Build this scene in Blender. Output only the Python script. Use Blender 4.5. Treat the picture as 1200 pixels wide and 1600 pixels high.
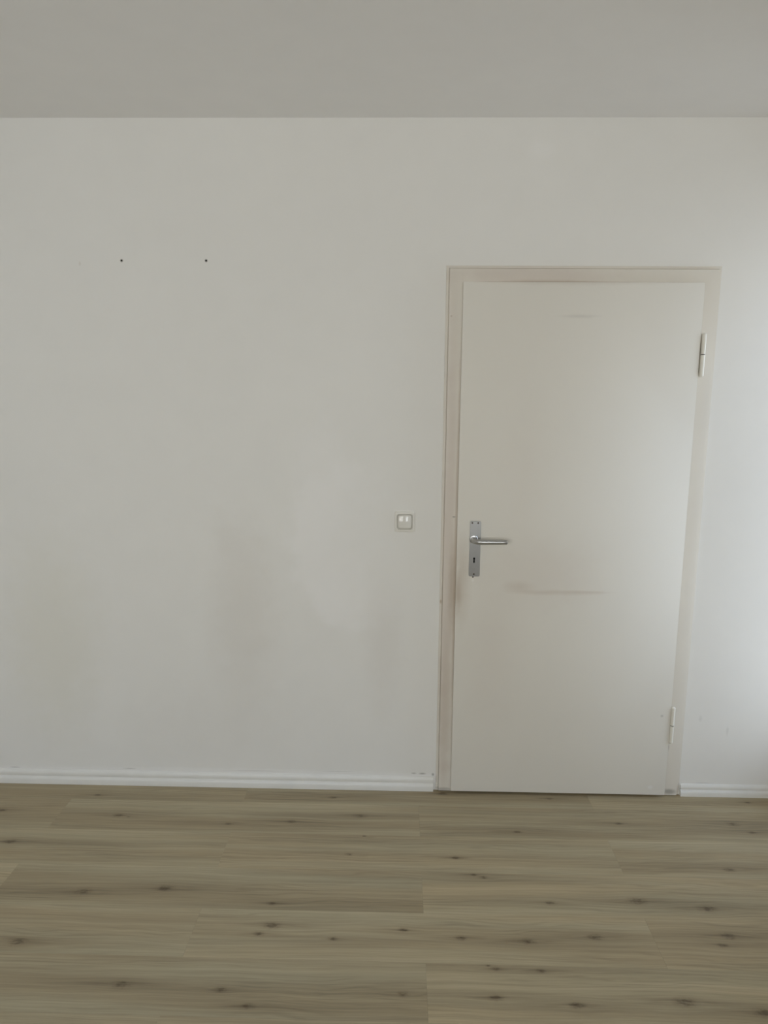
import bpy, bmesh, math, random
from mathutils import Matrix, Vector

for o in list(bpy.data.objects):
    bpy.data.objects.remove(o)
SC = bpy.context.scene
COL = SC.collection
PI = math.pi

# ------------------------------------------------------------------ camera
CAM_X, CAM_D, CAM_H = -0.2220, 2.6402, 1.5912
PITCH, YAW, ROLL, FPX = 0.16486, -0.0219, 0.007594, 1090.0
cp, sp = math.cos(PITCH), math.sin(PITCH)
cy, sy = math.cos(YAW), math.sin(YAW)
Fv = Vector((sy * cp, cy * cp, -sp))
R0 = Vector((cy, -sy, 0))
U0 = R0.cross(Fv)
cr, sr = math.cos(ROLL), math.sin(ROLL)
Rv = cr * R0 + sr * U0
Uv = -sr * R0 + cr * U0
cam_d = bpy.data.cameras.new('camera')
cam = bpy.data.objects.new('camera', cam_d)
COL.objects.link(cam)
cam_d.sensor_fit = 'VERTICAL'
cam_d.sensor_height = 36
cam_d.lens = FPX * 36 / 1600
cam_d.clip_start = 0.02
mw = Matrix((Rv, Uv, -Fv)).transposed().to_4x4()
mw.translation = (CAM_X, -CAM_D, CAM_H)
cam.matrix_world = mw
SC.camera = cam

# ------------------------------------------------------------------ sky, light, exposure
SKY_STRENGTH = 1.0
SC.view_settings.view_transform = 'Standard'
SC.view_settings.look = 'None'
SC.view_settings.gamma = 1.0
SC.view_settings.use_curve_mapping = False
SC.view_settings.exposure = 3.18
SC.cycles.max_bounces = 14
SC.cycles.diffuse_bounces = 8
SC.cycles.sample_clamp_indirect = 6.0

W = bpy.data.worlds.new('world')
SC.world = W
W.use_nodes = True
wn, wl = W.node_tree.nodes, W.node_tree.links
wn.clear()
w_out = wn.new('ShaderNodeOutputWorld')
w_bg = wn.new('ShaderNodeBackground')
w_tc = wn.new('ShaderNodeTexCoord')
w_sep = wn.new('ShaderNodeSeparateXYZ')
w_map = wn.new('ShaderNodeMapRange')
w_map.inputs['From Min'].default_value = -1
w_map.inputs['From Max'].default_value = 1
w_rmp = wn.new('ShaderNodeValToRGB')
w_rmp.color_ramp.elements[0].position = 0.0
w_rmp.color_ramp.elements[0].color = (0.76, 0.74, 0.715, 1)      # sunlit ground and house fronts
w_rmp.color_ramp.elements[1].position = 1.0
w_rmp.color_ramp.elements[1].color = (0.52, 0.74, 1.15, 1)       # zenith
for pos, c in ((0.485, (0.95, 0.935, 0.92, 1)), (0.53, (0.98, 0.97, 0.955, 1)), (0.63, (0.96, 0.96, 0.965, 1)), (0.74, (0.78, 0.91, 1.12, 1)), (0.87, (0.62, 0.82, 1.18, 1))):
    e = w_rmp.color_ramp.elements.new(pos)
    e.color = c
wl.new(w_tc.outputs['Generated'], w_sep.inputs[0])
wl.new(w_sep.outputs['Z'], w_map.inputs['Value'])
wl.new(w_map.outputs[0], w_rmp.inputs[0])
# sky tint shaped to cool the light through the side window, neutral towards the rear
w_az = wn.new('ShaderNodeMapRange')
w_az.inputs['From Min'].default_value = -0.2
w_az.inputs['From Max'].default_value = 0.9
w_mix = wn.new('ShaderNodeMix')
w_mix.data_type = 'RGBA'
w_mix.blend_type = 'MULTIPLY'
w_mix.inputs['B'].default_value = (0.88, 0.98, 1.14, 1)
wl.new(w_sep.outputs['X'], w_az.inputs['Value'])
wl.new(w_az.outputs[0], w_mix.inputs['Factor'])
wl.new(w_rmp.outputs[0], w_mix.inputs['A'])
wl.new(w_mix.outputs['Result'], w_bg.inputs['Color'])
w_bg.inputs['Strength'].default_value = SKY_STRENGTH
wl.new(w_bg.outputs[0], w_out.inputs[0])

# ------------------------------------------------------------------ room measures
XL, XR, YB, H = -2.45, 1.55, -4.05, 2.5543       # left, right, rear wall, ceiling height
LEAF_W, LEAF_Z0, LEAF_Z1 = 0.86, 0.013, 1.998     # door leaf, its left edge at x = 0
# windows: (axis range, z range)
WIN_REAR = (-2.35, -0.70, 0.78, 2.25)
WIN_REAR_B = (0.10, 1.05, 0.78, 2.25)
WIN_SIDE = (-0.43, -0.03, 0.17, 2.32)


def portal(name, loc, rot, sx, sz):
    l = bpy.data.lights.new(name, 'AREA')
    l.shape = 'RECTANGLE'
    l.size, l.size_y = sx, sz
    l.cycles.is_portal = True
    o = bpy.data.objects.new(name, l)
    o.location = loc
    o.rotation_euler = rot
    COL.objects.link(o)
    return o


a = WIN_REAR
portal('daylight_portal', ((a[0] + a[1]) / 2, YB - 0.14, (a[2] + a[3]) / 2), (PI / 2, 0, 0), a[1] - a[0], a[3] - a[2])
a = WIN_REAR_B
portal('daylight_portal', ((a[0] + a[1]) / 2, YB - 0.14, (a[2] + a[3]) / 2), (PI / 2, 0, 0), a[1] - a[0], a[3] - a[2])
a = WIN_SIDE
portal('daylight_portal', (XR + 0.14, (a[0] + a[1]) / 2, (a[2] + a[3]) / 2), (PI / 2, 0, PI / 2), a[1] - a[0], a[3] - a[2])


# ------------------------------------------------------------------ helpers
def box(bm, x0, x1, y0, y1, z0, z1, bev=0.0, seg=2, mat=0):
    vs = [bm.verts.new((x, y, z)) for x in (x0, x1) for y in (y0, y1) for z in (z0, z1)]
    idx = [(0, 1, 3, 2), (4, 6, 7, 5), (0, 4, 5, 1), (2, 3, 7, 6), (0, 2, 6, 4), (1, 5, 7, 3)]
    fs = [bm.faces.new([vs[i] for i in f]) for f in idx]
    for f in fs:
        f.material_index = mat
    if bev:
        es = list({e for f in fs for e in f.edges})
        bmesh.ops.bevel(bm, geom=es, offset=bev, segments=seg, profile=0.5, affect='EDGES')
    return fs


def link(name, bm, mat, parent=None, smooth=False, loc=None):
    bmesh.ops.recalc_face_normals(bm, faces=bm.faces[:])
    me = bpy.data.meshes.new(name)
    bm.to_mesh(me)
    bm.free()
    me.materials.append(mat)
    o = bpy.data.objects.new(name, me)
    if smooth:
        for p in me.polygons:
            p.use_smooth = True
        if smooth != 'all':
            me.set_sharp_from_angle(angle=math.radians(smooth if isinstance(smooth, (int, float)) and smooth > 1 else 40))
    if loc:
        o.location = loc
    COL.objects.link(o)
    if parent:
        o.parent = parent
    return o


def meta(o, label=None, cat=None, kind=None, group=None):
    if label:
        o['label'] = label
    if cat:
        o['category'] = cat
    if kind:
        o['kind'] = kind
    if group:
        o['group'] = group
    return o


def lathe(bm, pts, axis='Z', seg=24, at=(0, 0, 0)):
    """pts = (radius, along); revolved round the axis through at."""
    rings = []
    for r, t in pts:
        ring = []
        for k in range(seg):
            a = 2 * PI * k / seg
            c, s = r * math.cos(a), r * math.sin(a)
            p = {'Z': (c, s, t), 'Y': (c, t, s), 'X': (t, c, s)}[axis]
            ring.append(bm.verts.new((p[0] + at[0], p[1] + at[1], p[2] + at[2])))
        rings.append(ring)
    for a, b in zip(rings, rings[1:]):
        for k in range(seg):
            bm.faces.new((a[k], a[(k + 1) % seg], b[(k + 1) % seg], b[k]))
    bm.faces.new(rings[0])
    bm.faces.new(rings[-1])


def rrect(w, h, r, n=6):
    """rounded rectangle outline, centred."""
    out = []
    for cx_, cz_, a0 in ((w / 2 - r, h / 2 - r, 0), (-w / 2 + r, h / 2 - r, PI / 2), (-w / 2 + r, -h / 2 + r, PI), (w / 2 - r, -h / 2 + r, 1.5 * PI)):
        for k in range(n + 1):
            a = a0 + PI / 2 * k / n
            out.append((cx_ + r * math.cos(a), cz_ + r * math.sin(a)))
    return out


def stack(bm, outlines):
    """loft outlines [(list of (x,z), y)], cap first and last."""
    rings = [[bm.verts.new((x, y, z)) for x, z in pts] for pts, y in outlines]
    n = len(rings[0])
    for a, b in zip(rings, rings[1:]):
        for k in range(n):
            bm.faces.new((a[k], a[(k + 1) % n], b[(k + 1) % n], b[k]))
    bm.faces.new(rings[0])
    bm.faces.new(rings[-1])


def tube(bm, path, seg=20, flat=1.0):
    """path = list of (point, radius, vertical radius); a swept elliptical rod."""
    rings = []
    n = len(path)
    for i, (p, r, rv) in enumerate(path):
        p = Vector(p)
        d = (Vector(path[min(i + 1, n - 1)][0]) - Vector(path[max(i - 1, 0)][0])).normalized()
        up = Vector((0, 0, 1))
        side = d.cross(up).normalized()
        upn = side.cross(d)
        rings.append([bm.verts.new(p + side * (r * math.cos(2 * PI * k / seg)) + upn * (rv * math.sin(2 * PI * k / seg))) for k in range(seg)])
    for a, b in zip(rings, rings[1:]):
        for k in range(seg):
            bm.faces.new((a[k], a[(k + 1) % seg], b[(k + 1) % seg], b[k]))
    bm.faces.new(rings[0])
    bm.faces.new(rings[-1])


# ------------------------------------------------------------------ materials
def srgb(*c):
    f = lambda v: (v / 255 / 12.92) if v / 255 <= 0.04045 else ((v / 255 + 0.055) / 1.055) ** 2.4
    return tuple(f(v) for v in c) + (1.0,)


class Mat:
    def __init__(s, name, color, rough=0.6, metal=0.0, spec=0.5):
        s.m = bpy.data.materials.new(name)
        s.m.use_nodes = True
        s.nt = s.m.node_tree
        s.b = s.nt.nodes['Principled BSDF']
        s.b.inputs['Base Color'].default_value = color
        s.b.inputs['Roughness'].default_value = rough
        s.b.inputs['Metallic'].default_value = metal
        s.b.inputs['Specular IOR Level'].default_value = spec
        s.col = None
        s.base = color
        s._p = None

    def n(s, t, **kw):
        nd = s.nt.nodes.new(t)
        for k, v in kw.items():
            setattr(nd, k, v)
        return nd

    def lk(s, a, b):
        s.nt.links.new(a, b)

    def val(s, op, a, b=None, c=None, clamp=False):
        nd = s.n('ShaderNodeMath', operation=op)
        nd.use_clamp = clamp
        for i, v in enumerate((a, b, c)):
            if v is None:
                continue
            if isinstance(v, (int, float)):
                nd.inputs[i].default_value = v
            else:
                s.lk(v, nd.inputs[i])
        return nd.outputs[0]

    def vec(s, op, a, b=None):
        nd = s.n('ShaderNodeVectorMath', operation=op)
        for i, v in enumerate((a, b)):
            if v is None:
                continue
            if isinstance(v, (tuple, list)):
                nd.inputs[i].default_value = v
            else:
                s.lk(v, nd.inputs[i])
        return nd.outputs['Value'] if op in ('LENGTH', 'DOT_PRODUCT') else nd.outputs[0]

    def pos(s):
        if s._p is None:
            s._p = s.n('ShaderNodeTexCoord').outputs['Object']
        return s._p

    def noise(s, vec, scale, detail=3, rough=0.5):
        nd = s.n('ShaderNodeTexNoise')
        nd.inputs['Scale'].default_value = scale
        nd.inputs['Detail'].default_value = detail
        nd.inputs['Roughness'].default_value = rough
        s.lk(vec, nd.inputs['Vector'])
        return nd.outputs[0]

    def mix(s, fac, a, b, mode='MIX'):
        nd = s.n('ShaderNodeMix', data_type='RGBA', blend_type=mode)
        for sock, v in ((nd.inputs['Factor'], fac), (nd.inputs['A'], a), (nd.inputs['B'], b)):
            if isinstance(v, (int, float, tuple)):
                sock.default_value = v
            else:
                s.lk(v, sock)
        return nd.outputs['Result']

    def rng(s, v, a, b, c=0.0, d=1.0, smooth=False):
        nd = s.n('ShaderNodeMapRange')
        if smooth:
            nd.interpolation_type = 'SMOOTHSTEP'
        s.lk(v, nd.inputs['Value'])
        for k, x in zip(('From Min', 'From Max', 'To Min', 'To Max'), (a, b, c, d)):
            nd.inputs[k].default_value = x
        return nd.outputs[0]

    def stains(s, lst, warp=0.35, wscale=14.0):
        """marks with a shape of their own: (x, y or None, z, rx, rz, colour, strength, inner)"""
        col = s.col if s.col is not None else s.base
        p = s.pos()
        nz = s.n('ShaderNodeTexNoise')
        nz.inputs['Scale'].default_value = wscale
        nz.inputs['Detail'].default_value = 4
        s.lk(p, nz.inputs['Vector'])
        off = s.vec('SUBTRACT', nz.outputs['Color'], (0.5, 0.5, 0.5))
        for (x, z, rx, rz, c, st, inner) in lst:
            d = s.vec('SUBTRACT', p, (x, 0, z))
            d = s.vec('MULTIPLY', d, (1 / rx, 0, 1 / rz))
            d = s.vec('ADD', d, s.vec('MULTIPLY', off, (warp * 2, 0, warp * 2)))
            L = s.vec('LENGTH', d)
            m = s.rng(L, inner, 1.0, st, 0.0, smooth=True)
            col = s.mix(m, col, c)
        s.col = col

    def speckle(s, scale, lo, hi, amount, detail=4):
        """gentle unevenness of paint."""
        col = s.col if s.col is not None else s.base
        f = s.rng(s.noise(s.pos(), scale, detail), lo, hi, 1 - amount, 1 + amount)
        nd = s.n('ShaderNodeVectorMath', operation='SCALE')
        if isinstance(col, tuple):
            nd.inputs[0].default_value = col[:3]
        else:
            s.lk(col, nd.inputs[0])
        s.lk(f, nd.inputs['Scale'])
        s.col = nd.outputs[0]

    def bump(s, h, dist, strength=1.0):
        nd = s.n('ShaderNodeBump')
        nd.inputs['Strength'].default_value = strength
        nd.inputs['Distance'].default_value = dist
        s.lk(h, nd.inputs['Height'])
        s.lk(nd.outputs[0], s.b.inputs['Normal'])

    def done(s):
        if s.col is not None:
            s.lk(s.col, s.b.inputs['Base Color'])
        return s.m


WALL_C = srgb(231, 229, 224)
CEIL_C = srgb(235, 233, 230)


def plaster(name, c, st=None, warp=0.35):
    m = Mat(name, c, 0.75, spec=0.25)
    m.speckle(1.3, 0.3, 0.7, 0.012)
    m.speckle(9.0, 0.3, 0.7, 0.008)
    if st:
        m.stains(st, warp)
    h = m.val('ADD', m.noise(m.pos(), 160, 3), m.val('MULTIPLY', m.noise(m.pos(), 5, 2), 12.0))
    m.bump(h, 0.0002, 0.35)
    return m.done()


fresh = srgb(238, 236, 233)
grime = srgb(205, 197, 186)
yell = srgb(216, 212, 194)
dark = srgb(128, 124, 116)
M_wall_far = plaster('wall_paint_far', WALL_C, [
    (-0.42, 1.02, 0.26, 0.36, fresh, 0.6, 0.7), (-0.52, 1.25, 0.16, 0.34, fresh, 0.4, 0.3), (-0.40, 0.80, 0.20, 0.16, fresh, 0.5, 0.6), (-0.18, 1.02, 0.42, 0.62, WALL_C, 0.95, 0.05),
    (-0.83, 0.74, 0.20, 0.55, grime, 0.26, 0.1), (-0.90, 1.05, 0.10, 0.14, grime, 0.07, 0.1),
    (-0.28, 0.62, 0.12, 0.42, grime, 0.20, 0.1), (-1.60, 0.62, 0.28, 0.60, yell, 0.30, 0.1), (-0.95, 0.25, 0.5, 0.3, grime, 0.12, 0.0),
    (-0.90, 0.052, 1.6, 0.030, fresh, 0.5, 0.6), 
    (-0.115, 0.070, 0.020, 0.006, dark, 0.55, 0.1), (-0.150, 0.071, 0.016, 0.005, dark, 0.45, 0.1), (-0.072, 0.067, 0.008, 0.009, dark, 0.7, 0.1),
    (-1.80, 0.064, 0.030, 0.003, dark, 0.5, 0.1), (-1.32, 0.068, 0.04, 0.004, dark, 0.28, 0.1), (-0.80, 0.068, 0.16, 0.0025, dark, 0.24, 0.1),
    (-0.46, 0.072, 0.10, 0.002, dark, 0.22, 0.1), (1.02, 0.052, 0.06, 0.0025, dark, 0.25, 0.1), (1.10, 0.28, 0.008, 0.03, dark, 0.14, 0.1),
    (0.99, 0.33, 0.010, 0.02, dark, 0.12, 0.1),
    (-1.40, 2.06, 0.006, 0.012, grime, 0.5, 0.1), (0.26, 2.45, 0.07, 0.05, fresh, 0.4, 0.2)], 0.28)
M_wall = plaster('wall_paint', WALL_C)
M_ceil = plaster('ceiling_paint', CEIL_C)
M_base = Mat('baseboard_paint', srgb(230, 228, 222), 0.42, spec=0.4)
M_base.speckle(12, 0.3, 0.7, 0.02)
M_base = M_base.done()

# lacquered door leaf and steel frame
DOOR_C = srgb(226, 222, 213)
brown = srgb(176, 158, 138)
pink = srgb(208, 197, 186)
M_leaf = Mat('door_lacquer', DOOR_C, 0.55, spec=0.25)
M_leaf.speckle(2.2, 0.3, 0.7, 0.012)
M_leaf.stains([
    (0.37, 0.850, 0.24, 0.016, brown, 0.30, 0.0), (0.24, 0.870, 0.10, 0.035, brown, 0.28, 0.0), (0.50, 0.853, 0.14, 0.010, brown, 0.22, 0.0),
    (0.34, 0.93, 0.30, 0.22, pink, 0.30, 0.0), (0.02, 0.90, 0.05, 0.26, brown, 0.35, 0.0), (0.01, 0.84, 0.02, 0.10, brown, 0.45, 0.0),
    (0.25, 1.30, 0.14, 0.5, pink, 0.14, 0.0), (0.42, 1.880, 0.10, 0.010, dark, 0.16, 0.0), (0.15, 0.62, 0.16, 0.5, pink, 0.18, 0.0),
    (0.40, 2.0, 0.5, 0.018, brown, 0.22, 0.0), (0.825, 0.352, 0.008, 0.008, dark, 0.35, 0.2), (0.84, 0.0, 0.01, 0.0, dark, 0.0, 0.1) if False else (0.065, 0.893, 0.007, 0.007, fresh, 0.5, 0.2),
    (0.80, 0.045, 0.015, 0.012, fresh, 0.6, 0.2)], 0.3)
hh = M_leaf.noise(M_leaf.pos(), 2.5, 2)
M_leaf.bump(hh, 0.004, 0.25)
M_leaf = M_leaf.done()
M_frame = Mat('frame_lacquer', srgb(220, 214, 203), 0.5, spec=0.3)
M_frame.speckle(3, 0.3, 0.7, 0.02)
M_frame.stains([  # stains, with gap and crevice shade painted in
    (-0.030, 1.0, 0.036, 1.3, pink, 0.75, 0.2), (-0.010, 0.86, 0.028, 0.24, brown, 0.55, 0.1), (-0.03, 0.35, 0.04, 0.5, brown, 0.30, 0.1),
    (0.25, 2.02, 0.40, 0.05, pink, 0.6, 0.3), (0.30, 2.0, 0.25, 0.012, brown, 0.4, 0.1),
    (-0.003, 1.0, 0.0075, 1.06, brown, 0.5, 0.2), (0.30, 2.0005, 0.36, 0.004, brown, 0.5, 0.3), (-0.03, 0.010, 0.05, 0.010, dark, 0.4, 0.4), (-0.012, 1.138, 0.010, 0.004, dark, 0.7, 0.1), (-0.055, 0.80, 0.006, 0.012, brown, 0.8, 0.1), (-0.04, 1.88, 0.006, 0.004, brown, 0.6, 0.1),  # thin brown lines along the leaf edges: grime plus gap shadow painted in
    (0.885, 0.02, 0.04, 0.018, dark, 0.6, 0.2), (0.928, 0.035, 0.006, 0.05, dark, 0.7, 0.2), (-0.062, 0.05, 0.008, 0.03, dark, 0.5, 0.1),  # upright mark at the right baseboard end: crevice shade painted dark
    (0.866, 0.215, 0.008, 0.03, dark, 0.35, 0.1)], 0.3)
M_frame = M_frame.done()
M_hinge = Mat('hinge_lacquer', srgb(233, 230, 220), 0.3, spec=0.45).done()
M_ring = Mat('bare_hinge_ring', srgb(58, 54, 48), 0.5, metal=0.6).done()
M_dark = Mat('dark_hole', srgb(14, 13, 12), 0.9, spec=0.1).done()
M_alu = Mat('satin_aluminium', srgb(178, 177, 175), 0.30, metal=0.85)
M_alu.speckle(60, 0.3, 0.7, 0.03)
M_alu = M_alu.done()
M_screw_and_chip = Mat('screw_steel_and_chip', srgb(92, 84, 76), 0.45, metal=0.8).done()
M_plug = Mat('grey_plug', srgb(176, 173, 166), 0.7).done()
M_switch = Mat('switch_plastic', srgb(226, 223, 215), 0.07, spec=0.5).done()
M_switchf = Mat('switch_frame_plastic', srgb(228, 225, 217), 0.28, spec=0.5).done()
M_insert = Mat('switch_insert_plastic', srgb(188, 184, 175), 0.5).done()
M_winf = Mat('window_frame_plastic', srgb(232, 232, 230), 0.35).done()
M_sill = Mat('sill_stone', srgb(205, 200, 190), 0.35).done()
M_sub = Mat('screed', srgb(60, 56, 50), 0.9).done()

M_glass = bpy.data.materials.new('window_glass')
M_glass.use_nodes = True
gn, gl = M_glass.node_tree.nodes, M_glass.node_tree.links
gn.clear()
g_o = gn.new('ShaderNodeOutputMaterial')
g_m = gn.new('ShaderNodeMixShader')
g_t = gn.new('ShaderNodeBsdfTransparent')
g_t.inputs[0].default_value = (0.93, 0.95, 0.94, 1)
g_g = gn.new('ShaderNodeBsdfGlossy')
g_g.inputs['Roughness'].default_value = 0.01
g_f = gn.new('ShaderNodeFresnel')
g_f.inputs['IOR'].default_value = 1.45
gl.new(g_f.outputs[0], g_m.inputs[0])
gl.new(g_t.outputs[0], g_m.inputs[1])
gl.new(g_g.outputs[0], g_m.inputs[2])
gl.new(g_m.outputs[0], g_o.inputs[0])


# greyed oak laminate: one material, every plank brings its own seed, tone and knots
def oak():
    m = Mat('grey_oak_laminate', (0.2, 0.17, 0.11, 1), 0.48, spec=0.35)

    def attr(name, what):
        a = m.n('ShaderNodeAttribute', attribute_type='OBJECT', attribute_name=name)
        return a.outputs[what]
    seed = attr('seed', 'Fac')
    tone = attr('tone', 'Fac')
    p = m.pos()
    sx = m.n('ShaderNodeSeparateXYZ')
    m.lk(p, sx.inputs[0])
    x, y = sx.outputs[0], sx.outputs[1]
    so = m.val('MULTIPLY', seed, 37.7)

    def xy(xs, ys, yy, z=0.0):
        c = m.n('ShaderNodeCombineXYZ')
        m.lk(m.val('ADD', m.val('MULTIPLY', x, xs), so), c.inputs[0])
        m.lk(m.val('MULTIPLY', yy, ys), c.inputs[1])
        m.lk(m.val('ADD', so, z), c.inputs[2])
        return c.outputs[0]
    # slow waviness of the grain
    wav = m.val('MULTIPLY', m.val('SUBTRACT', m.noise(xy(2.2, 5.0, y, 3.1), 1.0, 2), 0.5), 0.030)
    yw = m.val('ADD', y, wav)
    # knots: the grain flows round them, the heart is dark, the plank is darker along their line
    kd, kb = None, None
    jig = m.val('MULTIPLY', m.val('SUBTRACT', m.noise(xy(70, 130, y, 5.0), 1.0, 2), 0.5), 3.0)
    tailn = m.rng(m.noise(xy(10, 160, yw, 6.0), 1.0, 2), 0.35, 0.7, 0.0, 1.0)
    for i in range(7):
        a = m.n('ShaderNodeAttribute', attribute_type='OBJECT', attribute_name='knot_%d' % i)
        sk = m.n('ShaderNodeSeparateXYZ')
        m.lk(a.outputs['Vector'], sk.inputs[0])
        dx = m.val('SUBTRACT', x, sk.outputs[0])
        dy = m.val('SUBTRACT', y, sk.outputs[1])
        s_ = sk.outputs[2]
        qx = m.val('DIVIDE', dx, m.val('MULTIPLY', s_, 4.5))
        qy = m.val('DIVIDE', dy, m.val('MULTIPLY', s_, 1.25))
        q = m.val('ADD', m.val('MULTIPLY', qx, qx), m.val('MULTIPLY', qy, qy))
        f = m.val('DIVIDE', 0.75, m.val('ADD', q, 1.0))
        yw = m.val('SUBTRACT', yw, m.val('MULTIPLY', dy, f))
        hx = m.val('DIVIDE', dx, m.val('MULTIPLY', s_, 1.5))
        hy = m.val('DIVIDE', dy, m.val('MULTIPLY', s_, 0.8))
        hq = m.val('ADD', m.val('ADD', m.val('MULTIPLY', hx, hx), m.val('MULTIPLY', hy, hy)), jig)
        g = m.val('EXPONENT', m.val('MULTIPLY', m.val('MAXIMUM', hq, 0.0), -1.0))
        # halo with a long tail
        tx = m.val('DIVIDE', dx, m.val('MULTIPLY', s_, 7.0))
        ty = m.val('DIVIDE', dy, m.val('MULTIPLY', s_, 0.75))
        tq = m.val('ADD', m.val('MULTIPLY', tx, tx), m.val('MULTIPLY', ty, ty))
        g = m.val('ADD', g, m.val('MULTIPLY', m.val('EXPONENT', m.val('MULTIPLY', tq, -1.0)), m.val('MULTIPLY', tailn, 0.9)))
        bx = m.val('DIVIDE', dx, 0.42)
        by = m.val('DIVIDE', dy, 0.030)
        bq = m.val('ADD', m.val('MULTIPLY', bx, bx), m.val('MULTIPLY', by, by))
        b = m.val('EXPONENT', m.val('MULTIPLY', bq, -1.0))
        kd = g if kd is None else m.val('MAXIMUM', kd, g)
        kb = b if kb is None else m.val('MAXIMUM', kb, b)
    broad = m.noise(xy(0.9, 15, yw, 0.0), 1.0, 2)
    med = m.noise(xy(1.6, 105, yw, 1.0), 1.0, 3, 0.6)
    fine = m.noise(xy(6.0, 330, yw, 2.0), 1.0, 3, 0.7)
    # cathedral figure
    ph = m.val('ADD', m.val('MULTIPLY', yw, 420.0), m.val('MULTIPLY', m.noise(xy(3.2, 24, yw, 7.0), 1.0, 2), 26.0))
    ring = m.val('MULTIPLY', m.val('ADD', m.val('SINE', ph), 1.0), 0.5)
    ring = m.val('POWER', ring, 3.0)
    rmask = m.rng(m.noise(xy(1.4, 11, y, 9.0), 1.0, 1), 0.48, 0.62, 0.0, 1.0, True)
    # lightness factor
    L = m.val('ADD', 1.0, m.val('MULTIPLY', m.val('SUBTRACT', broad, 0.5), 0.42))
    L = m.val('ADD', L, m.val('MULTIPLY', m.val('SUBTRACT', med, 0.5), 0.54))
    L = m.val('ADD', L, m.val('MULTIPLY', m.val('SUBTRACT', fine, 0.5), 0.50))
    L = m.val('SUBTRACT', L, m.val('MULTIPLY', m.val('MULTIPLY', ring, rmask), 0.13))
    L = m.val('SUBTRACT', L, m.val('MULTIPLY', kb, 0.16))
    L = m.val('MULTIPLY', L, m.val('ADD', 1.0, tone))
    warm = m.rng(m.noise(xy(0.8, 12, yw, 12.0), 1.0, 2), 0.35, 0.65, 0.0, 1.0)
    warm = m.val('ADD', warm, m.val('MULTIPLY', kb, 0.4), clamp=True)
    base = m.mix(warm, OAK_GREY, OAK_WARM)
    nd = m.n('ShaderNodeVectorMath', operation='SCALE')
    m.lk(base, nd.inputs[0])
    m.lk(L, nd.inputs['Scale'])
    m.col = m.mix(m.val('MULTIPLY', kd, 0.64, clamp=True), nd.outputs[0], KNOT_C)
    m.bump(fine, 0.0003, 0.3)
    return m.done()


OAK_GREY = srgb(174, 162, 133)
OAK_WARM = srgb(171, 155, 124)
KNOT_C = srgb(92, 77, 56)
M_oak = oak()

# ------------------------------------------------------------------ room shell
def wall_cells(bm, us, vs, holes, put):
    """boxes for every grid cell outside the holes."""
    for u0, u1 in zip(us, us[1:]):
        for v0, v1 in zip(vs, vs[1:]):
            c = ((u0 + u1) / 2, (v0 + v1) / 2)
            if any(h[0] < c[0] < h[1] and h[2] < c[1] < h[3] for h in holes):
                continue
            put(bm, u0, u1, v0, v1)


T = 0.24
# far wall: the door stands in a niche of it
OX0, OX1, OZ1 = 0.013, LEAF_W - 0.007, LEAF_Z1 - 0.013     # inner edges of the door frame
bm = bmesh.new()
NX0, NX1, NZ = OX0 - 0.055, OX1 + 0.055, OZ1 + 0.055
box(bm, XL - T, NX0, 0, T, 0, H)
box(bm, NX1, XR + T, 0, T, 0, H)
box(bm, NX0, NX1, 0, T, NZ, H)
box(bm, NX0, NX1, 0.10, T, 0, NZ)
wall_far = link('wall_far', bm, M_wall_far)
meta(wall_far, 'white painted plaster wall with faint blotches around the door', 'wall', 'structure')

bm = bmesh.new()
a, b_ = WIN_REAR, WIN_REAR_B
wall_cells(bm, [XL - T, a[0], a[1], b_[0], b_[1], XR + T], [0, a[2], a[3], H], [a, b_], lambda b, u0, u1, v0, v1: box(b, u0, u1, YB - T, YB, v0, v1))
meta(link('wall_rear', bm, M_wall), 'white wall with two windows behind the viewer', 'wall', 'structure')
bm = bmesh.new()
box(bm, XL - T, XL, YB, 0, 0, H)
meta(link('wall_left', bm, M_wall), 'plain white side wall left of the bare wall', 'wall', 'structure')
bm = bmesh.new()
a = WIN_SIDE
wall_cells(bm, [YB, a[0], a[1], 0], [0, a[2], a[3], H], [a], lambda b, u0, u1, v0, v1: box(b, XR, XR + T, u0, u1, v0, v1))
meta(link('wall_right', bm, M_wall), 'white side wall with a narrow window near the corner', 'wall', 'structure')
bm = bmesh.new()
box(bm, XL - T, XR + T, YB - T, T, H, H + 0.2)
meta(link('ceiling', bm, M_ceil), 'plain matt white ceiling above the door wall', 'ceiling', 'structure')

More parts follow.
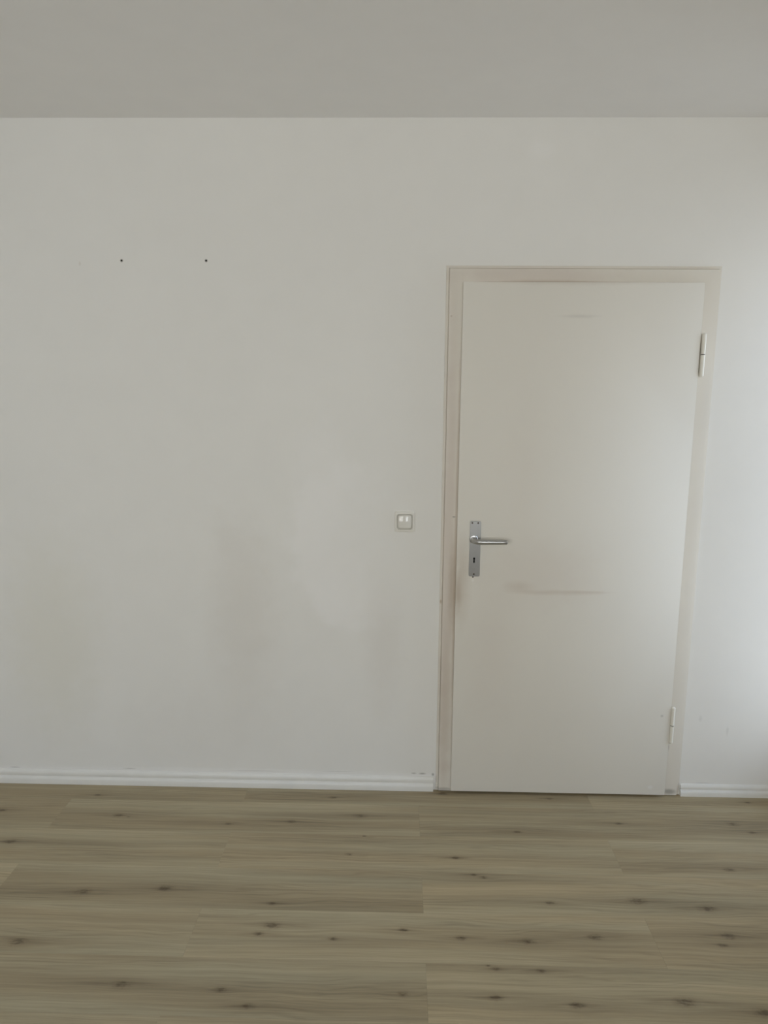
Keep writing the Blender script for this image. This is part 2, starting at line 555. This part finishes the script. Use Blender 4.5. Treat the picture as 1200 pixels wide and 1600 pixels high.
# floor: screed with laid planks
bm = bmesh.new()
box(bm, XL - T, XR + T, YB - T, T, -0.2, -0.008)
floor = link('floor', bm, M_sub)
meta(floor, 'grey oak laminate plank floor in front of the door', 'floor', 'structure')
PW, PL, SEAM = 0.193, 1.38, -0.117
KNOTS = [(-1.747, -0.203, 1.4), (-1.42, -0.087, 0.7), (-1.283, -0.221, 1.2), (-1.241, -0.228, 0.6), (-1.607, -0.391, 1.3), (-0.974, -0.612, 1.4), (-1.231, -0.635, 1.3), (-0.85, -0.259, 0.8), (-0.617, -0.238, 1.1), (-0.475, -0.071, 0.9), (-0.36, -0.193, 1.5), (-0.335, -0.316, 0.6), (-0.611, -0.67, 0.9), (-0.594, -0.762, 1.7), (-0.628, -0.796, 1.0), (-0.404, -0.809, 0.9), (-0.385, -0.421, 0.7), (-0.965, -0.989, 1.4), (-0.607, -1.046, 0.9), (-0.691, -0.997, 1), (-1.329, -0.848, 1.5), (-0.01, -0.426, 1), (0.043, -0.513, 0.6), (0.074, -0.525, 0.8), (0.229, -0.272, 1.3), (0.394, -0.05, 0.7), (0.623, -0.208, 1), (0.921, -0.458, 1.3), (1.103, -0.246, 0.8), (1.055, -0.197, 1.4), (0.554, -0.621, 1.4), (0.766, -0.648, 1.5), (0.274, -0.638, 1.1), (0.379, -0.777, 1.2), (0.782, -0.761, 1.5), (0.748, -0.797, 0.9), (0.174, -0.8, 1.1), (0.045, -0.894, 0.5), (0.066, -0.904, 0.8), (0.191, -0.907, 0.8), (0.053, -1.0, 1), (0.265, -1.018, 1.1), (0.556, -0.999, 1.8), (0.753, -1.026, 1.6), (1.182, -0.049, 0.9), (-0.196, -0.996, 1), (-0.195, -0.767, 1.1), (-0.024, -0.794, 1.2), (-0.03, -0.028, 1.2)]
TONES = {(0, 0): -0.07, (0, 1): -0.03, (1, 0): -0.01, (1, 1): 0.0, (2, 0): 0.0, (2, 1): 0.03, (2, 2): 0.03, (3, 0): 0.06, (3, 1): -0.04, (3, 2): 0.06, (4, 0): -0.01, (4, 1): 0.05, (4, 2): 0.05, (5, 0): 0.0, (5, 1): -0.03, (5, 2): 0.05}
rnd = random.Random(7)
plank_meshes = {}


def plank_mesh(l, w):
    key = (round(l, 4), round(w, 4))
    if key not in plank_meshes:
        b = 0.0002
        bm = bmesh.new()
        g = 0.0001
        hx, hy = l / 2 - g, w / 2 - g
        lo = [bm.verts.new((sx_ * hx, sy_ * hy, -0.008)) for sx_, sy_ in ((-1, -1), (1, -1), (1, 1), (-1, 1))]
        mi = [bm.verts.new((sx_ * hx, sy_ * hy, -b)) for sx_, sy_ in ((-1, -1), (1, -1), (1, 1), (-1, 1))]
        up = [bm.verts.new((sx_ * (hx - b), sy_ * (hy - b), 0)) for sx_, sy_ in ((-1, -1), (1, -1), (1, 1), (-1, 1))]
        bm.faces.new(up)
        bm.faces.new(lo[::-1])
        for q0, q1 in ((lo, mi), (mi, up)):
            for k in range(4):
                bm.faces.new((q0[k], q0[(k + 1) % 4], q1[(k + 1) % 4], q1[k]))
        bmesh.ops.recalc_face_normals(bm, faces=bm.faces[:])
        me = bpy.data.meshes.new('plank')
        bm.to_mesh(me)
        bm.free()
        me.materials.append(M_oak)
        plank_meshes[key] = me
    return plank_meshes[key]


row = 0
y1 = 0.098
while True:
    y0 = SEAM - PW * row
    if y0 < YB:
        y0 = YB
    if y1 - y0 < 0.004:
        break
    x_off = -0.828 if row % 2 == 0 else -0.132
    xs = [XL]
    k = math.ceil((XL + 0.05 - x_off) / PL)
    while x_off + k * PL < XR - 0.05:
        xs.append(x_off + k * PL)
        k += 1
    xs.append(XR)
    first_px = 0
    idx = -1
    for x0, x1 in zip(xs, xs[1:]):
        if x1 > -1.8:
            idx += 1
        cx_, cy_ = (x0 + x1) / 2, (y0 + y1) / 2
        # planks next to the wall only run under the baseboards and into the doorway
        o = bpy.data.objects.new('plank', plank_mesh(x1 - x0, y1 - y0))
        o.location = (cx_, cy_, 0)
        COL.objects.link(o)
        o.parent = floor
        o['seed'] = rnd.random()
        o['tone'] = float(TONES.get((row, idx), rnd.uniform(-0.05, 0.05)))
        mine = [(kx - cx_, ky - cy_, s_ * 0.0095 * rnd.uniform(0.75, 1.2)) for kx, ky, s_ in KNOTS if x0 < kx < x1 and y0 < ky < y1]
        if not mine:
            mine = [(rnd.uniform(-0.6, 0.6) * (x1 - x0) / 1.38, rnd.uniform(-0.06, 0.06), rnd.uniform(0.006, 0.014)) for _ in range(3)] if y1 < -1.08 or x1 < -1.8 else []
        mine.sort(key=lambda t: -t[2])
        mine = (mine + [(9.0 + j, 9.0, 0.01) for j in range(7)])[:7]
        for j, t in enumerate(mine):
            o['knot_%d' % j] = [float(v) for v in t]
    y1 = y0
    row += 1
    if y0 <= YB:
        break

# baseboards
PROF = [(0.0, 0.0), (-0.0155, 0.0), (-0.0160, 0.004), (-0.0160, 0.020), (-0.0152, 0.0245), (-0.0125, 0.0275), (-0.0088, 0.0290), (-0.0066, 0.0318),
        (-0.0080, 0.0345), (-0.0098, 0.0385), (-0.0098, 0.0450), (-0.0086, 0.0505), (-0.0058, 0.0550), (-0.0030, 0.0578), (0.0, 0.0585)]


def baseboard(name, p0, p1, label, hs=1.0):
    """profile swept from p0 to p1; depth is measured to the right of the walking direction (into the room)."""
    bm = bmesh.new()
    d = (Vector(p1) - Vector(p0))
    nrm = Vector((d.y, -d.x, 0)).normalized()
    ends = []
    for p in (p0, p1):
        ends.append([bm.verts.new(Vector((p[0], p[1], 0)) + nrm * (-dd) + Vector((0, 0, z * hs))) for dd, z in PROF])
    n = len(PROF)
    for k in range(n):
        bm.faces.new((ends[0][k], ends[1][k], ends[1][(k + 1) % n], ends[0][(k + 1) % n]))
    bm.faces.new(ends[0])
    bm.faces.new(ends[1])
    return meta(link(name, bm, M_base, smooth=50), label, 'baseboard', 'structure')


baseboard('baseboard_far', (XL, 0, 0), (-0.0702, 0, 0), 'white stepped baseboard along the bare wall, left of the door')
baseboard('baseboard_far', (0.9296, 0, 0), (XR, 0, 0), 'short white stepped baseboard at the right of the door', 0.84)
baseboard('baseboard_left', (XL, YB, 0), (XL, -0.017, 0), 'white baseboard along the side wall at the left')
baseboard('baseboard_right', (XR, -0.017, 0), (XR, YB, 0), 'white baseboard along the side wall under the narrow window')
baseboard('baseboard_rear', (XR - 0.017, YB, 0), (XL + 0.017, YB, 0), 'white baseboard under the rear window')


# windows behind and beside the camera
def window(name, centre, rz, w, h, nc, label, fw=0.055, sw=0.062):
    root = bpy.data.objects.new(name, None)
    COL.objects.link(root)
    root.location = centre
    root.rotation_euler = (0, 0, rz)
    meta(root, label, 'window', 'structure')
    bm = bmesh.new()
    x0, x1, z0, z1 = -w / 2, w / 2, 0, h
    box(bm, x0, x0 + fw, -0.035, 0.035, z0, z1, 0.004)
    box(bm, x1 - fw, x1, -0.035, 0.035, z0, z1, 0.004)
    box(bm, x0 + fw, x1 - fw, -0.035, 0.035, z0, z0 + fw, 0.004)
    box(bm, x0 + fw, x1 - fw, -0.035, 0.035, z1 - fw, z1, 0.004)
    pw = (w - 2 * fw) / nc
    for k in range(1, nc):
        box(bm, x0 + fw + k * pw - 0.03, x0 + fw + k * pw + 0.03, -0.035, 0.035, z0 + fw, z1 - fw, 0.004)
    link('window_frame', bm, M_winf, root)
    for k in range(nc):
        a0 = x0 + fw + k * pw + (0.03 if k else 0)
        a1 = x0 + fw + (k + 1) * pw - (0.03 if k < nc - 1 else 0)
        bm = bmesh.new()
        box(bm, a0, a0 + sw, -0.03, 0.05, z0 + fw, z1 - fw, 0.004)
        box(bm, a1 - sw, a1, -0.03, 0.05, z0 + fw, z1 - fw, 0.004)
        box(bm, a0 + sw, a1 - sw, -0.03, 0.05, z0 + fw, z0 + fw + sw, 0.004)
        box(bm, a0 + sw, a1 - sw, -0.03, 0.05, z1 - fw - sw, z1 - fw, 0.004)
        sash = link('window_sash', bm, M_winf, root)
        bm = bmesh.new()
        zz0, zz1 = z0 + fw + sw, z1 - fw - sw
        vs = [bm.verts.new((x, 0.0, z)) for x, z in ((a0 + sw, zz0), (a1 - sw, zz0), (a1 - sw, zz1), (a0 + sw, zz1))]
        bm.faces.new(vs)
        link('pane', bm, M_glass, sash)
        bm = bmesh.new()
        hx = a1 - sw / 2 if k % 2 == 0 else a0 + sw / 2
        box(bm, hx - 0.013, hx + 0.013, 0.05, 0.062, h / 2 - 0.03, h / 2 + 0.03, 0.004)
        box(bm, hx - 0.009, hx + 0.009, 0.062, 0.09, h / 2 - 0.010, h / 2 + 0.010, 0.004)
        box(bm, hx - 0.010, hx + 0.010, 0.078, 0.095, h / 2 - 0.115, h / 2 + 0.010, 0.005)
        link('handle', bm, M_winf, sash)
    bm = bmesh.new()
    box(bm, x0 - 0.06, x1 + 0.06, 0.0, 0.20, -0.03, -0.0005, 0.006)
    sill = link('window_sill', bm, M_sill, root)
    return root


a = WIN_REAR
window('window_1', ((a[0] + a[1]) / 2, YB - 0.10, a[2] + 0.03), 0, a[1] - a[0], a[3] - a[2] - 0.03, 2, 'two part white window in the wall behind the viewer')
a = WIN_REAR_B
window('window_3', ((a[0] + a[1]) / 2, YB - 0.10, a[2] + 0.03), 0, a[1] - a[0], a[3] - a[2] - 0.03, 1, 'single white window in the wall behind the viewer')
a = WIN_SIDE
window('window_2', (XR + 0.10, (a[0] + a[1]) / 2, a[2]), PI / 2, a[1] - a[0], a[3] - a[2], 1, 'narrow white window in the side wall close to the corner', 0.04, 0.05)

# ------------------------------------------------------------------ door
door = bpy.data.objects.new('door_1', None)
COL.objects.link(door)
meta(door, 'closed cream white flush door with aluminium lever handle', 'door', 'structure')

# steel frame, one profile swept round the opening
FP = [(0.0, 0.098), (0.0, 0.002), (0.0, -0.0105), (0.0012, -0.0118), (0.0030, -0.0122), (0.0595, -0.0122), (0.0612, -0.0116), (0.0618, -0.0005), (0.0636, -0.0005), (0.0642, -0.0040), (0.0725, -0.0026), (0.0735, 0.0), (0.0735, 0.02), (0.05, 0.02), (0.05, 0.098)]
FP = [(u, y) for u, y in FP]


def frame_path(u, z0=0.004):
    return [(OX0 - u, z0), (OX0 - u, OZ1 + u), (OX1 + u, OZ1 + u), (OX1 + u, z0)]


bm = bmesh.new()
rows_ = [[bm.verts.new((x, y, z)) for x, z in frame_path(u)] for u, y in FP[:13]]
for r0, r1 in zip(rows_, rows_[1:]):
    for k in range(3):
        bm.faces.new((r0[k], r0[k + 1], r1[k + 1], r1[k]))
bm.faces.new([r[0] for r in rows_] )
bm.faces.new([r[3] for r in rows_][::-1])
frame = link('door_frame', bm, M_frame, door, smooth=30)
frame['label'] = 'cream steel door frame with stained left side'
# stop against which the leaf closes
bm = bmesh.new()
box(bm, OX0, OX0 + 0.014, 0.032, 0.07, 0.004, OZ1, 0.001, 1)
box(bm, OX1 - 0.014, OX1, 0.032, 0.07, 0.004, OZ1, 0.001, 1)
box(bm, OX0 + 0.014, OX1 - 0.014, 0.032, 0.07, OZ1 - 0.014, OZ1, 0.001, 1)
link('door_stop', bm, M_frame, door)

# leaf: rebated, the lip lies on the frame
LF = -0.029
bm = bmesh.new()
box(bm, 0, LEAF_W, LF, LF + 0.0150, LEAF_Z0, LEAF_Z1, 0.0014, 2)
box(bm, OX0 + 0.003, OX1 - 0.003, LF + 0.0150, 0.030, LEAF_Z0, OZ1 - 0.003)
leaf = link('door_leaf', bm, M_leaf, door, smooth=30)


# hinges: two lacquered barrels with a dark ring between
def hinge(x, z0, z1, zj, label):
    r = 0.0083
    bm = bmesh.new()
    y = LF + 0.0035
    lathe(bm, [(r * 0.92, z0 + 0.003 - z0), (r, 0.006), (r, zj - z0 - 0.0016)], seg=24)
    dome = [(r * math.sin(t), -r * 0.75 * math.cos(t) + 0.0065) for t in (0.15, 0.5, 0.85, 1.2, 1.45)]
    bm.free()
    bm = bmesh.new()
    lathe(bm, dome + [(r, 0.0075), (r, zj - z0 - 0.0016)], seg=24)
    root = link('hinge', bm, M_hinge, door, smooth=30, loc=(x, y, z0))
    if label:
        root['label'] = label
    bm = bmesh.new()
    lathe(bm, [(r * 0.80, zj - z0 - 0.0018), (r * 0.80, zj - z0 + 0.0018)], seg=24)
    link('hinge_ring', bm, M_ring, root, smooth=30)
    bm = bmesh.new()
    hh = z1 - z0
    lathe(bm, [(r, zj - z0 + 0.0016), (r, hh - 0.0075)] + [(r * math.sin(t), hh - 0.0065 + r * 0.75 * math.cos(t)) for t in (1.45, 1.2, 0.85, 0.5, 0.15)], seg=24)
    link('hinge_barrel', bm, M_hinge, root, smooth=30)
    # flap by which the barrel hangs on the frame
    bm = bmesh.new()
    box(bm, 0.001, 0.0045, 0.0, 0.0132, 0.012, hh - 0.012)
    link('hinge_flap', bm, M_hinge, root)
    return root


hinge(0.8725, 1.667, 1.824, 1.7475, 'upper hinge of cream lacquered barrels')
hinge(0.8690, 0.2345, 0.3900, 0.3110, 'lower hinge with a dark worn ring')

# handle plate with lever, screws and keyhole
PX, PZ = 0.0685, 1.0185
bm = bmesh.new()
pw_, ph_ = 0.0415, 0.2150
o0 = rrect(pw_, ph_, 0.005)
o1 = rrect(pw_ - 0.0016, ph_ - 0.0016, 0.0045)
stack(bm, [(o0, 0.0), (o0, -0.0042), (o1, -0.0052)])
plate = link('handle_plate', bm, M_alu, door, smooth=30, loc=(PX, LF, PZ))
plate['label'] = 'narrow satin aluminium handle plate'


def disc(name, x, z, r, mat, y0=-0.0053, hgt=0.0012, par=None):
    bm = bmesh.new()
    lathe(bm, [(r, y0 + 0.0005), (r, y0 - hgt * 0.4), (r * 0.7, y0 - hgt)], axis='Y', seg=14, at=(x, 0, z))
    return link(name, bm, mat, par or plate, smooth=30)


for sx_, sz_ in ((-0.0125, 0.1010), (0.0095, 0.1008), (-0.0015, -0.0985)):
    disc('screw_or_chip', sx_, sz_, 0.0034, M_screw_and_chip)
# keyhole: round top over a slot, let into the plate (a dark inlay)
bm = bmesh.new()
pts = [(0.0042 * math.sin(t), 0.0060 + 0.0042 * math.cos(t)) for t in [-2.5 + 5.0 * k / 14 for k in range(15)]] + [(0.0030, -0.0110), (-0.0030, -0.0110)]
stack(bm, [(pts, -0.0050), (pts, -0.00545)])
bmesh.ops.translate(bm, verts=bm.verts[:], vec=(-0.002, 0, 0.9755 - PZ))
link('keyhole', bm, M_dark, plate)
# lever: collar, neck out of the plate, bend, long grip
lz = 1.0555 - PZ
lx = -0.0065
bm = bmesh.new()
lathe(bm, [(0.0165, -0.0050), (0.0165, -0.0085), (0.0145, -0.0105), (0.0120, -0.0110)], axis='Y', seg=28, at=(lx, 0, lz + 0.0015))
link('handle_collar', bm, M_alu, plate, smooth=30)
bm = bmesh.new()
path = [((lx, -0.010, lz), 0.0105, 0.0105), ((lx, -0.024, lz), 0.0098, 0.0100)]
for k in range(9):
    a_ = PI / 2 * k / 8
    path.append(((lx + 0.024 * (1 - math.cos(a_)), -0.030 - 0.024 * math.sin(a_), lz), 0.0098 - 0.0006 * k / 8, 0.0102))
for k in range(1, 9):
    t = k / 8
    path.append(((lx + 0.024 + 0.094 * t, -0.054 + 0.001 * t, lz), 0.0090 - 0.0012 * t, 0.0102 - 0.0016 * t))
path.append(((lx + 0.1205, -0.0530, lz), 0.0064, 0.0072))
path.append(((lx + 0.1215, -0.0530, lz), 0.0040, 0.0045))
tube(bm, path, 22)
link('handle_lever', bm, M_alu, plate, smooth=35)
# small chip of bare primer under the plate
bm = bmesh.new()
lathe(bm, [(0.0032, 0.0), (0.0032, -0.0004), (0.0020, -0.0007)], axis='Y', seg=10, at=(0.0645 - PX, 0, 0.9075 - PZ))
link('screw_or_chip', bm, M_screw_and_chip, plate)

# ------------------------------------------------------------------ light switch
sw = bpy.data.objects.new('light_switch', None)
COL.objects.link(sw)
sw.location = (-0.2000, 0, 1.1155)
meta(sw, 'square white rocker light switch on the wall beside the door frame', 'light switch')
bm = bmesh.new()
o = lambda s, r: rrect(s, s, r)
stack(bm, [(o(0.0790, 0.007), 0.001), (o(0.0790, 0.007), -0.0040), (o(0.0780, 0.007), -0.0060), (o(0.0755, 0.0065), -0.0072), (o(0.0630, 0.009), -0.0084), (o(0.0610, 0.009), -0.0076), (o(0.0600, 0.009), -0.0030)])
link('switch_frame', bm, M_switchf, sw, smooth=35)
bm = bmesh.new()
n = 25
half = 0.0264


def rk(x, z):
    u, v = x / half, z / half
    e = max(0.0, (abs(u) ** 8 + abs(v) ** 8) ** (1 / 8) - 0.80) / 0.20
    tilt = 0.10
    y = -0.0080 - 0.0036 * (1 - u * u) - (0.0012 - tilt * math.sqrt(z * z + 0.000004) * 0.9)
    return y + 0.0030 * e * e


g = [[None] * n for _ in range(n)]
for i in range(n):
    for j in range(n):
        u, v = -1 + 2 * i / (n - 1), -1 + 2 * j / (n - 1)
        # square to rounded square
        k_ = 1.0 - 0.11 * (u * u) * (v * v)
        x, z = u * half * k_, v * half * k_
        g[i][j] = bm.verts.new((x, rk(x, z), z))
for i in range(n - 1):
    for j in range(n - 1):
        bm.faces.new((g[i][j], g[i + 1][j], g[i + 1][j + 1], g[i][j + 1]))
rim = [g[i][0] for i in range(n)] + [g[n - 1][j] for j in range(1, n)] + [g[i][n - 1] for i in range(n - 2, -1, -1)] + [g[0][j] for j in range(n - 2, 0, -1)]
low = [bm.verts.new((v.co.x * 1.01, -0.003, v.co.z * 1.01)) for v in rim]
for k in range(len(rim)):
    bm.faces.new((rim[k], rim[(k + 1) % len(rim)], low[(k + 1) % len(rim)], low[k]))
bm.faces.new(low)
link('switch_rocker', bm, M_switch, sw, smooth=50)
bm = bmesh.new()
stack(bm, [(o(0.0605, 0.008), -0.0026), (o(0.0605, 0.008), -0.0034)])
link('switch_insert', bm, M_insert, sw)


# ------------------------------------------------------------------ two old wall plugs
def plug(x, z, label, rot):
    bm = bmesh.new()
    lathe(bm, [(0.0058, 0.004), (0.0058, -0.0003), (0.0044, -0.0008), (0.0034, -0.0007), (0.0030, 0.003)], axis='Y', seg=16)
    r = link('wall_plug', bm, M_plug, None, smooth=35, loc=(x, 0, z))
    meta(r, label, 'wall plug', None, 'wall plugs in the bare wall')
    bm = bmesh.new()
    lathe(bm, [(0.0033, 0.002), (0.0033, -0.0009)], axis='Y', seg=12)
    link('screw_hole', bm, M_dark, r)
    r.rotation_euler = (0, rot, 0)


plug(-1.2450, 2.0715, 'left one of two small grey wall plugs high in the bare wall', 0.3)
plug(-0.9345, 2.0722, 'right one of two small grey wall plugs high in the bare wall', 0.0)
